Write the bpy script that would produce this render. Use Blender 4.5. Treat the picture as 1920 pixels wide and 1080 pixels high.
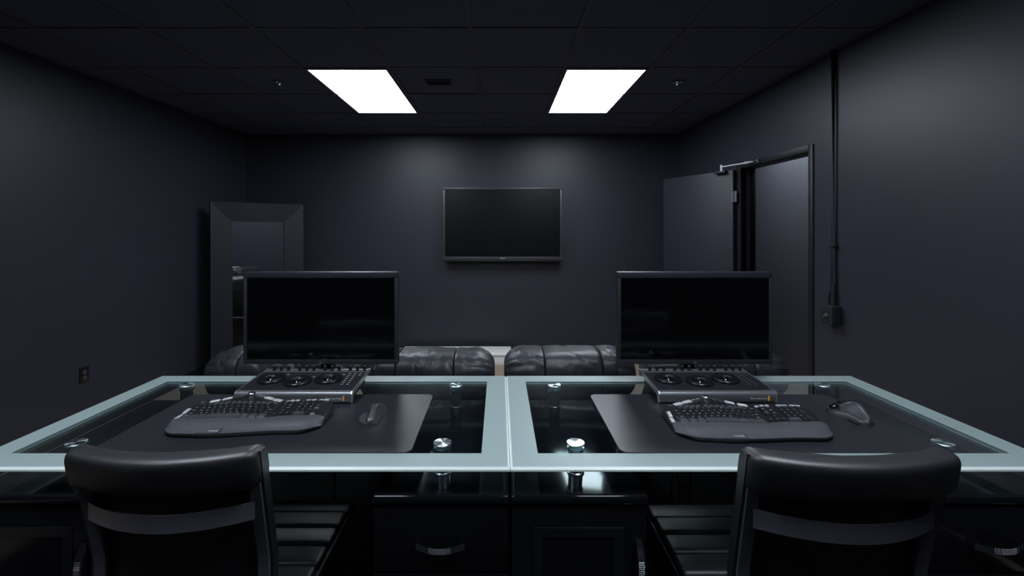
import bpy, bmesh, math, random
from mathutils import Vector, Matrix, noise

random.seed(7)
PI = math.pi
scene = bpy.context.scene
for o in list(bpy.data.objects):
    bpy.data.objects.remove(o)
C = scene.collection

# ---------------------------------------------------------------- camera
F = 860.0            # focal length in pixels of the 1920x1080 frame
VX, VY = 936.0, 430.0
CAMZ = 1.53
cam_d = bpy.data.cameras.new('camera')
cam = bpy.data.objects.new('camera', cam_d)
C.objects.link(cam)
cam.location = (0, 0, CAMZ)
cam.rotation_euler = (PI / 2, 0, 0)
cam_d.sensor_width = 36.0
cam_d.lens = F / 1920 * 36.0
cam_d.shift_x = (960 - VX) / 1920
cam_d.shift_y = -(540 - VY) / 1920
cam_d.clip_start = 0.02
scene.camera = cam

# ---------------------------------------------------------------- world, view
w = bpy.data.worlds.new('world')
scene.world = w
w.use_nodes = True
w.node_tree.nodes['Background'].inputs[0].default_value = (0.02, 0.022, 0.03, 1)
w.node_tree.nodes['Background'].inputs[1].default_value = 0.0
vs = scene.view_settings
vs.view_transform = 'Standard'
vs.look = 'None'
vs.exposure = 0.0
vs.gamma = 1.0
vs.use_curve_mapping = False
LAMP = 15.0           # radiance of the ceiling diffusers
LAMP_COL = (0.82, 0.90, 1.0)

# ---------------------------------------------------------------- room numbers
XL, XR = -3.12, 2.2          # side walls
YB, YF = 5.65, -2.2         # wall behind the television, wall behind the camera
ZC = CAMZ + 1.17            # ceiling
HX = 3.05                    # far wall of the hallway
DESK = 0.93                 # top of the glass
GT = 0.010                  # glass thickness


def at(x, y, z):            # pixel of something at height z -> point
    Y = (CAMZ - z) * F / (y - VY)
    return Vector(((x - VX) * Y / F, Y, z))


# ---------------------------------------------------------------- materials
def mat(name, col, rough=0.5, metal=0.0, spec=0.5, bump=0.0, bscale=200.0, var=0.0, vscale=4.0,
        coat=0.0, aniso=0.0, stretch=None):
    m = bpy.data.materials.new(name)
    m.use_nodes = True
    nt = m.node_tree
    b = nt.nodes['Principled BSDF']
    b.inputs['Base Color'].default_value = (*col, 1)
    b.inputs['Roughness'].default_value = rough
    b.inputs['Metallic'].default_value = metal
    b.inputs['Specular IOR Level'].default_value = spec
    b.inputs['Coat Weight'].default_value = coat
    b.inputs['Coat Roughness'].default_value = 0.05
    b.inputs['Anisotropic'].default_value = aniso
    tc = nt.nodes.new('ShaderNodeTexCoord')
    src = tc.outputs['Object']
    if stretch:
        mp = nt.nodes.new('ShaderNodeMapping')
        mp.inputs['Scale'].default_value = stretch
        nt.links.new(src, mp.inputs['Vector'])
        src = mp.outputs['Vector']
    if bump > 0:
        n = nt.nodes.new('ShaderNodeTexNoise')
        n.inputs['Scale'].default_value = bscale
        n.inputs['Detail'].default_value = 3
        nt.links.new(src, n.inputs['Vector'])
        bp = nt.nodes.new('ShaderNodeBump')
        bp.inputs['Strength'].default_value = bump
        bp.inputs['Distance'].default_value = 0.002
        nt.links.new(n.outputs['Fac'], bp.inputs['Height'])
        nt.links.new(bp.outputs['Normal'], b.inputs['Normal'])
    if var > 0:
        n2 = nt.nodes.new('ShaderNodeTexNoise')
        n2.inputs['Scale'].default_value = vscale
        n2.inputs['Detail'].default_value = 4
        nt.links.new(src, n2.inputs['Vector'])
        mx = nt.nodes.new('ShaderNodeMix')
        mx.data_type = 'RGBA'
        mx.inputs['A'].default_value = (*[c * (1 - var) for c in col], 1)
        mx.inputs['B'].default_value = (*[c * (1 + var) for c in col], 1)
        nt.links.new(n2.outputs['Fac'], mx.inputs['Factor'])
        nt.links.new(mx.outputs['Result'], b.inputs['Base Color'])
    return m


def emit(name, col, s):
    m = bpy.data.materials.new(name)
    m.use_nodes = True
    nt = m.node_tree
    nt.nodes.remove(nt.nodes['Principled BSDF'])
    e = nt.nodes.new('ShaderNodeEmission')
    e.inputs[0].default_value = (*col, 1)
    e.inputs[1].default_value = s
    nt.links.new(e.outputs[0], nt.nodes['Material Output'].inputs['Surface'])
    return m


def schlick(nt, f0):
    N, L = nt.nodes.new, nt.links.new
    g = N('ShaderNodeNewGeometry')
    d = N('ShaderNodeVectorMath'); d.operation = 'DOT_PRODUCT'
    L(g.outputs['Normal'], d.inputs[0]); L(g.outputs['Incoming'], d.inputs[1])
    a = N('ShaderNodeMath'); a.operation = 'ABSOLUTE'; L(d.outputs['Value'], a.inputs[0])
    b = N('ShaderNodeMath'); b.operation = 'SUBTRACT'; b.inputs[0].default_value = 1.0; L(a.outputs[0], b.inputs[1])
    c = N('ShaderNodeMath'); c.operation = 'POWER'; c.inputs[1].default_value = 5.0; L(b.outputs[0], c.inputs[0])
    m = N('ShaderNodeMath'); m.operation = 'MULTIPLY_ADD'; m.inputs[1].default_value = 1 - f0; m.inputs[2].default_value = f0
    L(c.outputs[0], m.inputs[0])
    return m


def glass_clear(name, tint, ior=1.5, refl=(1, 1, 1)):
    m = bpy.data.materials.new(name)
    m.use_nodes = True
    nt = m.node_tree
    nt.nodes.remove(nt.nodes['Principled BSDF'])
    fr = schlick(nt, 0.04)
    t = nt.nodes.new('ShaderNodeBsdfTransparent')
    t.inputs[0].default_value = (*tint, 1)
    g = nt.nodes.new('ShaderNodeBsdfGlossy')
    g.inputs['Color'].default_value = (*refl, 1)
    g.inputs['Roughness'].default_value = 0.015
    mx = nt.nodes.new('ShaderNodeMixShader')
    nt.links.new(fr.outputs[0], mx.inputs[0])
    nt.links.new(t.outputs[0], mx.inputs[1])
    nt.links.new(g.outputs[0], mx.inputs[2])
    nt.links.new(mx.outputs[0], nt.nodes['Material Output'].inputs['Surface'])
    return m


def glass_frost(name, col, trans=0.35, clear=0.10, rough=0.3, ior=1.45):
    m = bpy.data.materials.new(name)
    m.use_nodes = True
    nt = m.node_tree
    nt.nodes.remove(nt.nodes['Principled BSDF'])
    N = nt.nodes.new
    d = N('ShaderNodeBsdfDiffuse'); d.inputs[0].default_value = (*col, 1)
    tr = N('ShaderNodeBsdfTranslucent'); tr.inputs[0].default_value = (*col, 1)
    tp = N('ShaderNodeBsdfTransparent'); tp.inputs[0].default_value = (0.8, 0.95, 0.95, 1)
    g = N('ShaderNodeBsdfGlossy'); g.inputs['Roughness'].default_value = rough
    fr = schlick(nt, 0.035)
    m1 = N('ShaderNodeMixShader'); m1.inputs[0].default_value = trans
    m2 = N('ShaderNodeMixShader'); m2.inputs[0].default_value = clear
    m3 = N('ShaderNodeMixShader')
    L = nt.links.new
    L(d.outputs[0], m1.inputs[1]); L(tr.outputs[0], m1.inputs[2])
    L(m1.outputs[0], m2.inputs[1]); L(tp.outputs[0], m2.inputs[2])
    L(fr.outputs[0], m3.inputs[0]); L(m2.outputs[0], m3.inputs[1]); L(g.outputs[0], m3.inputs[2])
    L(m3.outputs[0], nt.nodes['Material Output'].inputs['Surface'])
    return m


def spun_metal(name, col):
    """brushed in circles about the local z axis: gives the radial fan of highlights"""
    m = bpy.data.materials.new(name)
    m.use_nodes = True
    nt = m.node_tree
    b = nt.nodes['Principled BSDF']
    b.inputs['Base Color'].default_value = (*col, 1)
    b.inputs['Metallic'].default_value = 1
    b.inputs['Roughness'].default_value = 0.28
    b.inputs['Anisotropic'].default_value = 0.95
    tg = nt.nodes.new('ShaderNodeTangent')
    tg.direction_type = 'RADIAL'
    tg.axis = 'Z'
    nt.links.new(tg.outputs[0], b.inputs['Tangent'])
    return m


M = {}
WALLC = (0.029, 0.0305, 0.044)
M['wall'] = mat('wall_paint', WALLC, 0.44, spec=0.55, bump=0.12, bscale=160, var=0.06, vscale=3)
M['tile'] = mat('ceiling_tile_paint', (0.078, 0.092, 0.140), 0.7, spec=0.3, bump=0.4, bscale=300, var=0.12, vscale=40)
M['tbar'] = mat('ceiling_grid_paint', (0.070, 0.076, 0.106), 0.45, spec=0.4)
M['carpet'] = mat('carpet', (0.33, 0.255, 0.20), 0.95, spec=0.1, bump=1.0, bscale=500, var=0.35, vscale=420)
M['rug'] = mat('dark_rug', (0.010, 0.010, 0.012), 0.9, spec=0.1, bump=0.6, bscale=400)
M['gloss'] = mat('black_lacquer', (0.006, 0.0065, 0.009), 0.10, spec=0.5, var=0.1)
M['glosstop'] = mat('black_lacquer_top', (0.008, 0.009, 0.012), 0.09, spec=0.5)
M['modesty'] = mat('modesty_panel_laminate', (0.075, 0.073, 0.080), 0.45, spec=0.4)
M['panel_in'] = mat('smoked_panel', (0.010, 0.011, 0.015), 0.25, spec=0.5)
M['leather'] = mat('black_chair_leather', (0.012, 0.0122, 0.0155), 0.46, spec=0.9, bump=0.12, bscale=500)
M['sofa'] = mat('black_sofa_leather', (0.027, 0.028, 0.034), 0.45, spec=0.6, bump=0.12, bscale=260)
M['sofa_back'] = mat('black_sofa_cloth', (0.020, 0.021, 0.025), 0.6, spec=0.3)
M['darkmetal'] = mat('black_chrome', (0.14, 0.143, 0.175), 0.27, metal=0.35, spec=0.6, var=0.1, vscale=30)
M['chrome'] = mat('chrome', (0.72, 0.75, 0.78), 0.10, metal=1.0)
M['crystal'] = mat('crystal', (0.75, 0.78, 0.82), 0.08, metal=0.8)
M['steel'] = mat('brushed_steel', (0.55, 0.58, 0.62), 0.25, metal=1.0)
M['spun'] = spun_metal('spun_steel', (0.72, 0.86, 0.88))
M['mat'] = mat('desk_mat_rubber', (0.016, 0.0165, 0.021), 0.37, spec=0.95, bump=0.1, bscale=900)
M['plastic'] = mat('black_plastic', (0.012, 0.0125, 0.015), 0.42, spec=0.45, bump=0.06, bscale=900)
M['bezel'] = mat('bezel_plastic', (0.019, 0.020, 0.025), 0.40, spec=0.5)
M['tvbezel'] = mat('tv_bezel_plastic', (0.050, 0.051, 0.060), 0.34, spec=0.5)
M['screen'] = mat('screen_black', (0.0015, 0.0016, 0.002), 0.10, spec=0.35)
M['tvscreen'] = mat('tv_screen_black', (0.0025, 0.003, 0.0035), 0.30, spec=0.34)
M['palm'] = mat('palm_rest_rubber', (0.072, 0.073, 0.083), 0.36, spec=0.6, bump=0.08, bscale=800)
M['key'] = mat('key_plastic', (0.022, 0.0225, 0.026), 0.27, spec=0.5)
M['keygrey'] = mat('grey_key_plastic', (0.06, 0.062, 0.07), 0.3, spec=0.5)
M['keylight'] = mat('silver_key_plastic', (0.50, 0.51, 0.53), 0.35, spec=0.5)
M['print'] = mat('white_print', (0.62, 0.63, 0.66), 0.5)
M['printdim'] = mat('grey_print', (0.30, 0.31, 0.33), 0.5)
M['orange'] = mat('orange_print', (0.75, 0.30, 0.03), 0.5)
M['panelgrey'] = mat('panel_metal', (0.021, 0.022, 0.027), 0.42, metal=0.2, spec=0.5)
M['panellip'] = mat('panel_lip_metal', (0.19, 0.195, 0.215), 0.36, metal=0.6)
M['paneledge'] = mat('panel_edge_metal', (0.45, 0.47, 0.50), 0.3, metal=0.8)
M['knob'] = mat('knob_rubber', (0.008, 0.008, 0.010), 0.4, spec=0.5)
M['ring'] = mat('ring_black', (0.010, 0.0105, 0.013), 0.25, spec=0.5)
M['ball'] = mat('ball_black', (0.004, 0.004, 0.005), 0.06, spec=0.6)
M['mouse'] = mat('mouse_plastic', (0.042, 0.043, 0.050), 0.38, spec=0.5)
M['white'] = mat('white_laminate', (0.88, 0.88, 0.85), 0.5, var=0.03)
M['frame'] = mat('mirror_frame_wood', (0.0145, 0.0155, 0.0235), 0.5, spec=0.4, bump=0.35, bscale=60, stretch=(6, 6, 0.6))
M['mirror'] = mat('mirror_silver', (0.82, 0.84, 0.85), 0.012, metal=1.0)
M['doorpaint'] = mat('door_paint', (0.022, 0.0235, 0.034), 0.5, spec=0.4, bump=0.1, bscale=120, var=0.05)
M['casing'] = mat('door_casing_gloss', (0.007, 0.0075, 0.010), 0.5, spec=0.5)
M['hinge'] = mat('hinge_metal', (0.16, 0.165, 0.18), 0.45, metal=0.7)
M['satin'] = mat('satin_aluminium', (0.70, 0.72, 0.75), 0.42, metal=0.35)
M['brass'] = mat('worn_brass', (0.62, 0.56, 0.38), 0.35, metal=1.0)
M['conduit'] = mat('conduit_paint', (0.018, 0.019, 0.025), 0.5, spec=0.4)
M['outlet'] = mat('outlet_black', (0.008, 0.008, 0.010), 0.35, spec=0.5)
M['cable'] = mat('cable_black', (0.006, 0.006, 0.007), 0.5)
M['lamp'] = emit('lamp_diffuser', LAMP_COL, LAMP)
M['hall_fill'] = emit('hall_fill_diffuser', LAMP_COL, LAMP * 0.85)
M['glass'] = glass_clear('clear_glass', (0.86, 0.93, 0.93))
M['frost'] = glass_frost('frosted_glass', (0.41, 0.515, 0.51), trans=.3, clear=.08, rough=.42)
M['lit_glass_edge'] = glass_frost('lit_glass_edge', (0.92, 1.0, 0.97), trans=0.2, clear=0.0)  # whiter than the frost: light caught in the edge, put into the colour
M['hallwall'] = mat('hall_wall_paint', (0.10, 0.102, 0.118), 0.6, spec=0.3, bump=0.1, bscale=160)


# ---------------------------------------------------------------- mesh helpers
def bm_box(bm, x0, x1, y0, y1, z0, z1, bev=0.0, seg=2, mi=0):
    vs_ = [bm.verts.new((x, y, z)) for x in (x0, x1) for y in (y0, y1) for z in (z0, z1)]
    idx = [(0, 1, 3, 2), (4, 6, 7, 5), (0, 4, 5, 1), (2, 3, 7, 6), (0, 2, 6, 4), (1, 5, 7, 3)]
    fs = [bm.faces.new([vs_[i] for i in f]) for f in idx]
    for f in fs:
        f.material_index = mi
    if bev > 0:
        es = list({e for f in fs for e in f.edges})
        r = bmesh.ops.bevel(bm, geom=es, offset=bev, segments=seg, profile=0.5, affect='EDGES')
        for f in r['faces']:
            f.material_index = mi
    return vs_


def bm_loft(bm, secs, closed=True, cap=True, mi=0):
    rows = [[bm.verts.new(p) for p in s] for s in secs]
    n = len(rows[0])
    for a, b in zip(rows[:-1], rows[1:]):
        for i in range(n if closed else n - 1):
            j = (i + 1) % n
            f = bm.faces.new((a[i], a[j], b[j], b[i]))
            f.material_index = mi
    if cap and closed:
        f = bm.faces.new(list(reversed(rows[0]))); f.material_index = mi
        f = bm.faces.new(rows[-1]); f.material_index = mi
    return rows


def bm_lathe(bm, prof, n=24, c=(0, 0, 0), mi=0):
    """prof: list of (r, z); closed bottom and top"""
    secs = []
    for r, z in prof:
        secs.append([(c[0] + r * math.cos(2 * PI * i / n), c[1] + r * math.sin(2 * PI * i / n), c[2] + z) for i in range(n)])
    bm_loft(bm, secs, True, True, mi)


def bm_cyl(bm, c, r, z0, z1, n=20, mi=0):
    bm_lathe(bm, [(r, z0), (r, z1)], n, c, mi)


def bm_tube(bm, pts, r, n=10, mi=0):
    pts = [Vector(p) for p in pts]
    secs = []
    up = Vector((0, 0, 1))
    for i, p in enumerate(pts):
        t = (pts[min(i + 1, len(pts) - 1)] - pts[max(i - 1, 0)]).normalized()
        a = t.cross(up)
        if a.length < 1e-3:
            a = t.cross(Vector((0, 1, 0)))
        a.normalize()
        b = a.cross(t).normalized()
        rr = r[i] if isinstance(r, (list, tuple)) else r
        secs.append([p + a * (rr * math.cos(2 * PI * k / n)) + b * (rr * math.sin(2 * PI * k / n)) for k in range(n)])
    bm_loft(bm, secs, True, True, mi)


def bm_strip(bm, pts, nrm, width_v, thick, mi=0):
    """flat bar following pts; width along width_v, thickness along nrm(i)"""
    secs = []
    for i, p in enumerate(pts):
        p = Vector(p); nv = Vector(nrm[i]); wv = Vector(width_v[i]) if isinstance(width_v, list) else Vector(width_v)
        secs.append([p + wv * .5 - nv * thick * .5, p + wv * .5 + nv * thick * .5,
                     p - wv * .5 + nv * thick * .5, p - wv * .5 - nv * thick * .5])
    bm_loft(bm, secs, True, True, mi)


def bm_prism(bm, poly, z0, z1, mi=0, bev=0):
    a = [bm.verts.new((x, y, z0)) for x, y in poly]
    b = [bm.verts.new((x, y, z1)) for x, y in poly]
    n = len(poly)
    fs = [bm.faces.new(list(reversed(a))), bm.faces.new(b)]
    for i in range(n):
        j = (i + 1) % n
        fs.append(bm.faces.new((a[i], a[j], b[j], b[i])))
    for f in fs:
        f.material_index = mi
    if bev:
        es = list(fs[1].edges)
        bmesh.ops.bevel(bm, geom=es, offset=bev, segments=2, profile=0.5, affect='EDGES')


def rounded_rect(x0, x1, y0, y1, r, n=6):
    pts = []
    for cx, cy, a0 in ((x1 - r, y1 - r, 0), (x0 + r, y1 - r, 90), (x0 + r, y0 + r, 180), (x1 - r, y0 + r, 270)):
        for k in range(n + 1):
            a = math.radians(a0 + 90 * k / n)
            pts.append((cx + r * math.cos(a), cy + r * math.sin(a)))
    return pts


def obj(name, bm, m, parent=None, smooth=False, loc=None, rot=None, angle=40):
    bmesh.ops.recalc_face_normals(bm, faces=bm.faces[:])
    me = bpy.data.meshes.new(name)
    bm.to_mesh(me)
    bm.free()
    for mm in (m if isinstance(m, (list, tuple)) else [m]):
        me.materials.append(M[mm] if isinstance(mm, str) else mm)
    if smooth:
        for p in me.polygons:
            p.use_smooth = True
        try:
            me.set_sharp_from_angle(angle=math.radians(angle))
        except Exception:
            pass
    o = bpy.data.objects.new(name, me)
    C.objects.link(o)
    if parent:
        o.parent = parent
    if loc:
        o.location = loc
    if rot:
        o.rotation_euler = rot
    return o


def link_copy(src, name, parent, loc=None, scale=None, rot=None):
    o = bpy.data.objects.new(name, src.data)
    C.objects.link(o)
    o.parent = parent
    if loc is not None: o.location = loc
    if scale is not None: o.scale = scale
    if rot is not None: o.rotation_euler = rot
    return o


def tag(o, label, cat, group=None):
    o['label'] = label
    o['category'] = cat
    if group:
        o['group'] = group
    return o


def thing(name, label, cat, loc=(0, 0, 0), rz=0, group=None):
    o = bpy.data.objects.new(name, None)
    C.objects.link(o)
    o.location = loc
    o.rotation_euler = (0, 0, rz)
    o.empty_display_size = 0.1
    return tag(o, label, cat, group)


def struct(o, label=None):
    o['kind'] = 'structure'
    if label:
        o['label'] = label
    return o


def box(name, x0, x1, y0, y1, z0, z1, m, parent=None, bev=0.0, seg=2, smooth=None):
    bm = bmesh.new()
    bm_box(bm, x0, x1, y0, y1, z0, z1, bev, seg)
    return obj(name, bm, m, parent, smooth=(bev > 0) if smooth is None else smooth)


_txt = {}
def text_data(s, size, align='CENTER'):
    k = (s, size, align)
    if k in _txt:
        return _txt[k]
    cu = bpy.data.curves.new('t', 'FONT')
    cu.body = s
    cu.size = size
    cu.align_x = align
    cu.align_y = 'CENTER'
    cu.resolution_u = 2
    ob = bpy.data.objects.new('t', cu)
    C.objects.link(ob)
    bpy.context.view_layer.update()
    me = bpy.data.meshes.new_from_object(ob.evaluated_get(bpy.context.evaluated_depsgraph_get()))
    V = [v.co.copy() for v in me.vertices]
    P = [tuple(p.vertices) for p in me.polygons]
    bpy.data.objects.remove(ob)
    bpy.data.curves.remove(cu)
    bpy.data.meshes.remove(me)
    _txt[k] = (V, P)
    return V, P


def bm_text(bm, s, size, mtx, align='CENTER', mi=0):
    V, P = text_data(s, size, align)
    vv = [bm.verts.new(mtx @ v) for v in V]
    for p in P:
        try:
            f = bm.faces.new([vv[i] for i in p])
            f.material_index = mi
        except ValueError:
            pass


# ================================================================ THE ROOM
o = struct(box('floor', XL - .15, HX + .15, YF - .15, YB + .15, -0.1, 0, 'carpet'), 'beige brown carpet floor')

struct(box('wall_left', XL - .12, XL, YF, YB, 0, ZC + .1, 'wall'), 'dark blue-black painted left wall')
struct(box('wall_back', XL - .12, HX + .1, YB, YB + .12, 0, ZC + .1, 'wall'), 'dark blue-black painted wall behind the television')
struct(box('wall_front', XL - .12, HX + .1, YF - .12, YF, 0, ZC + .1, 'wall'), 'dark painted wall behind the camera')
# right wall with the doorway
DY0, DY1, DZ = 3.25, 4.17, 2.085
bm = bmesh.new()
bm_box(bm, XR, XR + .12, YF, DY0, 0, ZC + .1)
bm_box(bm, XR, XR + .12, DY1, YB, 0, ZC + .1)
bm_box(bm, XR, XR + .12, DY0, DY1, DZ, ZC + .1)
struct(obj('wall_right', bm, 'wall'), 'dark blue-black painted right wall with the doorway')
struct(box('wall_hall', HX, HX + .1, YF, YB, 0, ZC + .1, 'hallwall'), 'dark wall of the hallway beyond the open door')

# ceiling: slab, exposed grid and a tile in every cell
ceil = struct(box('ceiling', XL, HX, YF, YB, ZC + .03, ZC + .1, 'tbar'), 'black suspended tile ceiling')
GX0, GDX = -0.165, 0.635
GY0, GDY = 2.68, 0.652
xs = sorted([GX0 + GDX * k for k in range(-4, 4)])
xs = [XL] + [x for x in xs if XL + .05 < x < XR - .05] + [XR]
ys = [GY0 + GDY * k for k in range(-7, 5)]
ys = [YF] + [y for y in ys if YF + .05 < y < YB - .05] + [YB]
BW = 0.024
for i, x in enumerate(xs):
    x_ = min(max(x, XL + BW / 2), XR - BW / 2)
    box('grid_bar', x_ - BW / 2, x_ + BW / 2, YF, YB, ZC, ZC + .03, 'tbar', ceil)
for y in ys:
    y_ = min(max(y, YF + BW / 2), YB - BW / 2)
    box('grid_bar', XL, XR, y_ - BW / 2, y_ + BW / 2, ZC + .0005, ZC + .03, 'tbar', ceil)
# lamps: (column index start x, row start y) two cells deep
def near(v, L):
    return min(range(len(L)), key=lambda k: abs(L[k] - v))
lx = [near(GX0 - 2 * GDX, xs), near(GX0 + GDX, xs)]
ly = [near(GY0 + GDY, ys), near(GY0 - 4 * GDY, ys)]
lampcells = {(i, j + d) for i in lx for j in ly for d in (0, 1)}
ventcell = (near(GX0 - GDX, xs), near(GY0 + GDY, ys))
tile_src = None
for i in range(len(xs) - 1):
    for j in range(len(ys) - 1):
        if (i, j) in lampcells or (i, j) == ventcell:
            continue
        sx, sy = xs[i + 1] - xs[i], ys[j + 1] - ys[j]
        if tile_src is None:
            bm = bmesh.new()
            bm_box(bm, -.5, .5, -.5, .5, 0, 1)
            tile_src = obj('ceiling_tile', bm, 'tile', ceil)
            t = tile_src
        else:
            t = link_copy(tile_src, 'ceiling_tile', ceil)
        t.location = ((xs[i] + xs[i + 1]) / 2, (ys[j] + ys[j + 1]) / 2, ZC + random.uniform(.004, .006))
        t.scale = (sx - .012, sy - .012, .015)
struct(box('ceiling_hall', XR + .12, HX, YF, YB, ZC, ZC + .03, 'tile'), 'dark hallway ceiling')


def ceiling_light(x0, x1, y0, y1, z, label, m='lamp'):
    cx, cy = (x0 + x1) / 2, (y0 + y1) / 2
    t = thing('ceiling_light', label, 'light', (cx, cy, z), 0, 'recessed ceiling lights')
    a, b = (x1 - x0) / 2, (y1 - y0) / 2
    fw = 0.018
    bm = bmesh.new()
    bm_box(bm, -a, a, -b, -b + fw, -.003, .03)
    bm_box(bm, -a, a, b - fw, b, -.003, .03)
    bm_box(bm, -a, -a + fw, -b + fw, b - fw, -.003, .03)
    bm_box(bm, a - fw, a, -b + fw, b - fw, -.003, .03)
    obj('frame', bm, 'tbar', t)
    box('diffuser', -a + fw, a - fw, -b + fw, b - fw, .001, .02, m, t)
    return t


LBL = {(0, 0): 'bright white ceiling panel light left of the television', (1, 0): 'bright white ceiling panel light nearer the door',
       (0, 1): 'ceiling panel light over the left office chair', (1, 1): 'ceiling panel light over the right office chair'}
for a, i in enumerate(lx):
    for b, j in enumerate(ly):
        ceiling_light(xs[i] + .012, xs[i + 1] - .012, ys[j] + .012, ys[j + 2] - .012, ZC, LBL[(a, b)])
ceiling_light(2.42, 2.92, 3.9, 5.1, ZC - .012, 'unseen ceiling light added to brighten the hallway beyond the door', 'hall_fill')  # out of view, added to light the hallway wall

# air vent in one cell
i, j = ventcell
vx0, vx1, vy0, vy1 = xs[i] + .014, xs[i + 1] - .014, ys[j] + .014, ys[j + 1] - .014
t = thing('ceiling_vent', 'black square ceiling air vent between the two bright lights', 'vent', ((vx0 + vx1) / 2, (vy0 + vy1) / 2, ZC))
a, b = (vx1 - vx0) / 2, (vy1 - vy0) / 2
box('plate', -a, a, -b, b, .008, .02, 'tile', t)
bm = bmesh.new()
bm_box(bm, -.10, .10, -.06, -.05, -.004, .008); bm_box(bm, -.10, .10, .05, .06, -.004, .008)
bm_box(bm, -.10, -.09, -.05, .05, -.004, .008); bm_box(bm, .09, .10, -.05, .05, -.004, .008)
obj('frame', bm, 'tbar', t)
for k in range(4):
    s = box('louver', -.09, .09, -.012, .012, -.001, .001, 'tbar', t)
    s.location = (0, -.036 + .024 * k, .002); s.rotation_euler = (.6, 0, 0)

# sprinklers
for (px, lab) in ((522, 'small chrome ceiling sprinkler left of the left bright light'), (1272, 'small chrome ceiling sprinkler right of the right bright light')):
    Y = (ZC - CAMZ) * F / (VY - 154)
    t = thing('ceiling_sprinkler', lab, 'sprinkler', ((px - VX) * Y / F, Y, ZC), .4, 'ceiling sprinklers'); t.scale = (1.35,) * 3
    bm = bmesh.new(); bm_lathe(bm, [(.030, -.001), (.034, -.004), (.012, -.012), (.011, -.018)][::-1], 20); obj('escutcheon', bm, 'steel', t, True)
    bm = bmesh.new()
    for s in (-1, 1):
        bm_tube(bm, [(s * .008, 0, -.014), (s * .016, 0, -.028), (s * .006, 0, -.044)], .0028, 8)
    obj('frame_arms', bm, 'chrome', t, True)
    bm = bmesh.new(); bm_lathe(bm, [(.016, -.048), (.015, -.045), (.004, -.043)], 16); obj('deflector', bm, 'chrome', t)

# ---- doorway on the right wall
cas = bpy.data.objects.new('trim_1', None); C.objects.link(cas); struct(cas, 'black door frame round the open doorway')
CW = 0.045
box('jamb', XR - .012, XR + .135, DY0 - CW, DY0, 0, DZ + CW, 'casing', cas, .003)
box('jamb', XR - .012, XR + .135, DY1, DY1 + CW + .02, 0, DZ + CW, 'casing', cas, .003)
box('head', XR - .012, XR + .135, DY0, DY1, DZ - .005, DZ + CW, 'casing', cas, .003)
box('stop', XR + .05, XR + .075, DY1 - .014, DY1, 0, DZ - .005, 'casing', cas)
box('stop', XR + .05, XR + .075, DY0, DY0 + .014, 0, DZ - .005, 'casing', cas)
box('strike_plate', XR + .012, XR + .040, DY0, DY0 + .003, .96, 1.03, 'brass', cas)
# the leaf, hinged at the far jamb and swung into the room
HP = Vector((XR - .03, DY1 + .05, 0))
tip = Vector((1.80, 4.99, 0))
d = (tip - HP).normalized()
ang = math.atan2(d.y, d.x)
leaf = bpy.data.objects.new('door_1', None); C.objects.link(leaf)
leaf.location = HP; leaf.rotation_euler = (0, 0, ang)
struct(leaf, 'dark painted door standing open towards the television wall')
LW, LT = 0.85, 0.045
box('leaf', 0.005, LW, -LT / 2, LT / 2, .015, DZ - .01, 'doorpaint', leaf, .002)
for z in (.25, 1.0, 1.83):
    bm = bmesh.new()
    bm_box(bm, -.035, .022, LT / 2 - .001, LT / 2 + .004, z - .05, z + .05)
    bm_cyl(bm, (-.004, LT / 2 + .006, 0), .007, z - .05, z + .05, 10)
    obj('hinge', bm, 'hinge', leaf)
bm = bmesh.new()
for s in (-1, 1):
    bm_lathe(bm, [(.006, 0), (.026, .002), (.028, .02), (.012, .03), (.011, .05)], 16)
kn = obj('door_knob', bm, 'steel', leaf, True, loc=(LW - .07, LT / 2, 1.0), rot=(-PI / 2, 0, 0))
# closer
t = thing('door_closer', 'silver door closer arm above the open dark door', 'door closer', (0, 0, 0))
pA = Vector((XR - .075, DY1 + .20, DZ - .045))
bm = bmesh.new(); bm_box(bm, -.06, .06, -.02, .02, -.012, .012, .004)
obj('closer_body', bm, 'conduit', t, True, loc=HP + d * .12 + Vector((-d.y, d.x, 0)) * 0.045 + Vector((0, 0, DZ - .02)), rot=(0, 0, ang))
def fromray(px, py, Y):
    return Vector(((px - VX) * Y / F, Y, CAMZ - (py - VY) * Y / F))
q0, q1, q2 = fromray(1353, 313, 4.18), fromray(1396, 306, 3.98), fromray(1412, 303, 3.86)
bm = bmesh.new(); bm_tube(bm, [q0, q1], .006, 8); obj('arm', bm, 'satin', t, True)
bm = bmesh.new(); bm_tube(bm, [q1, q2], [.012, .006], 8); obj('arm_joint', bm, 'satin', t, True)
bm = bmesh.new(); bm_cyl(bm, (q0.x, q0.y, q0.z), .012, -.04, .018, 12); obj('pivot', bm, 'satin', t, True)
bm = bmesh.new(); bm_box(bm, -.012, .012, -.03, .03, -.012, .02); obj('shoe', bm, 'hinge', t, loc=(XR - .024, q2.y, q2.z))
bm = bmesh.new(); bm_tube(bm, [q2, (XR - .02, q2.y, q2.z)], .005, 8); obj('shoe_pin', bm, 'chrome', t, True)

# baseboards
struct(box('baseboard_back', XL, XR, YB - .012, YB, 0, .09, 'casing'), 'black baseboard below the television wall')
struct(box('baseboard_left', XL, XL + .012, YF, YB - .012, 0, .09, 'casing'), 'black baseboard along the left wall')
bm = bmesh.new(); bm_box(bm, XR - .012, XR, YF, DY0 - CW, 0, .09); bm_box(bm, XR - .012, XR, DY1 + CW + .02, YB - .012, 0, .09)
struct(obj('baseboard_right', bm, 'casing'), 'black baseboard along the right wall')

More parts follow.
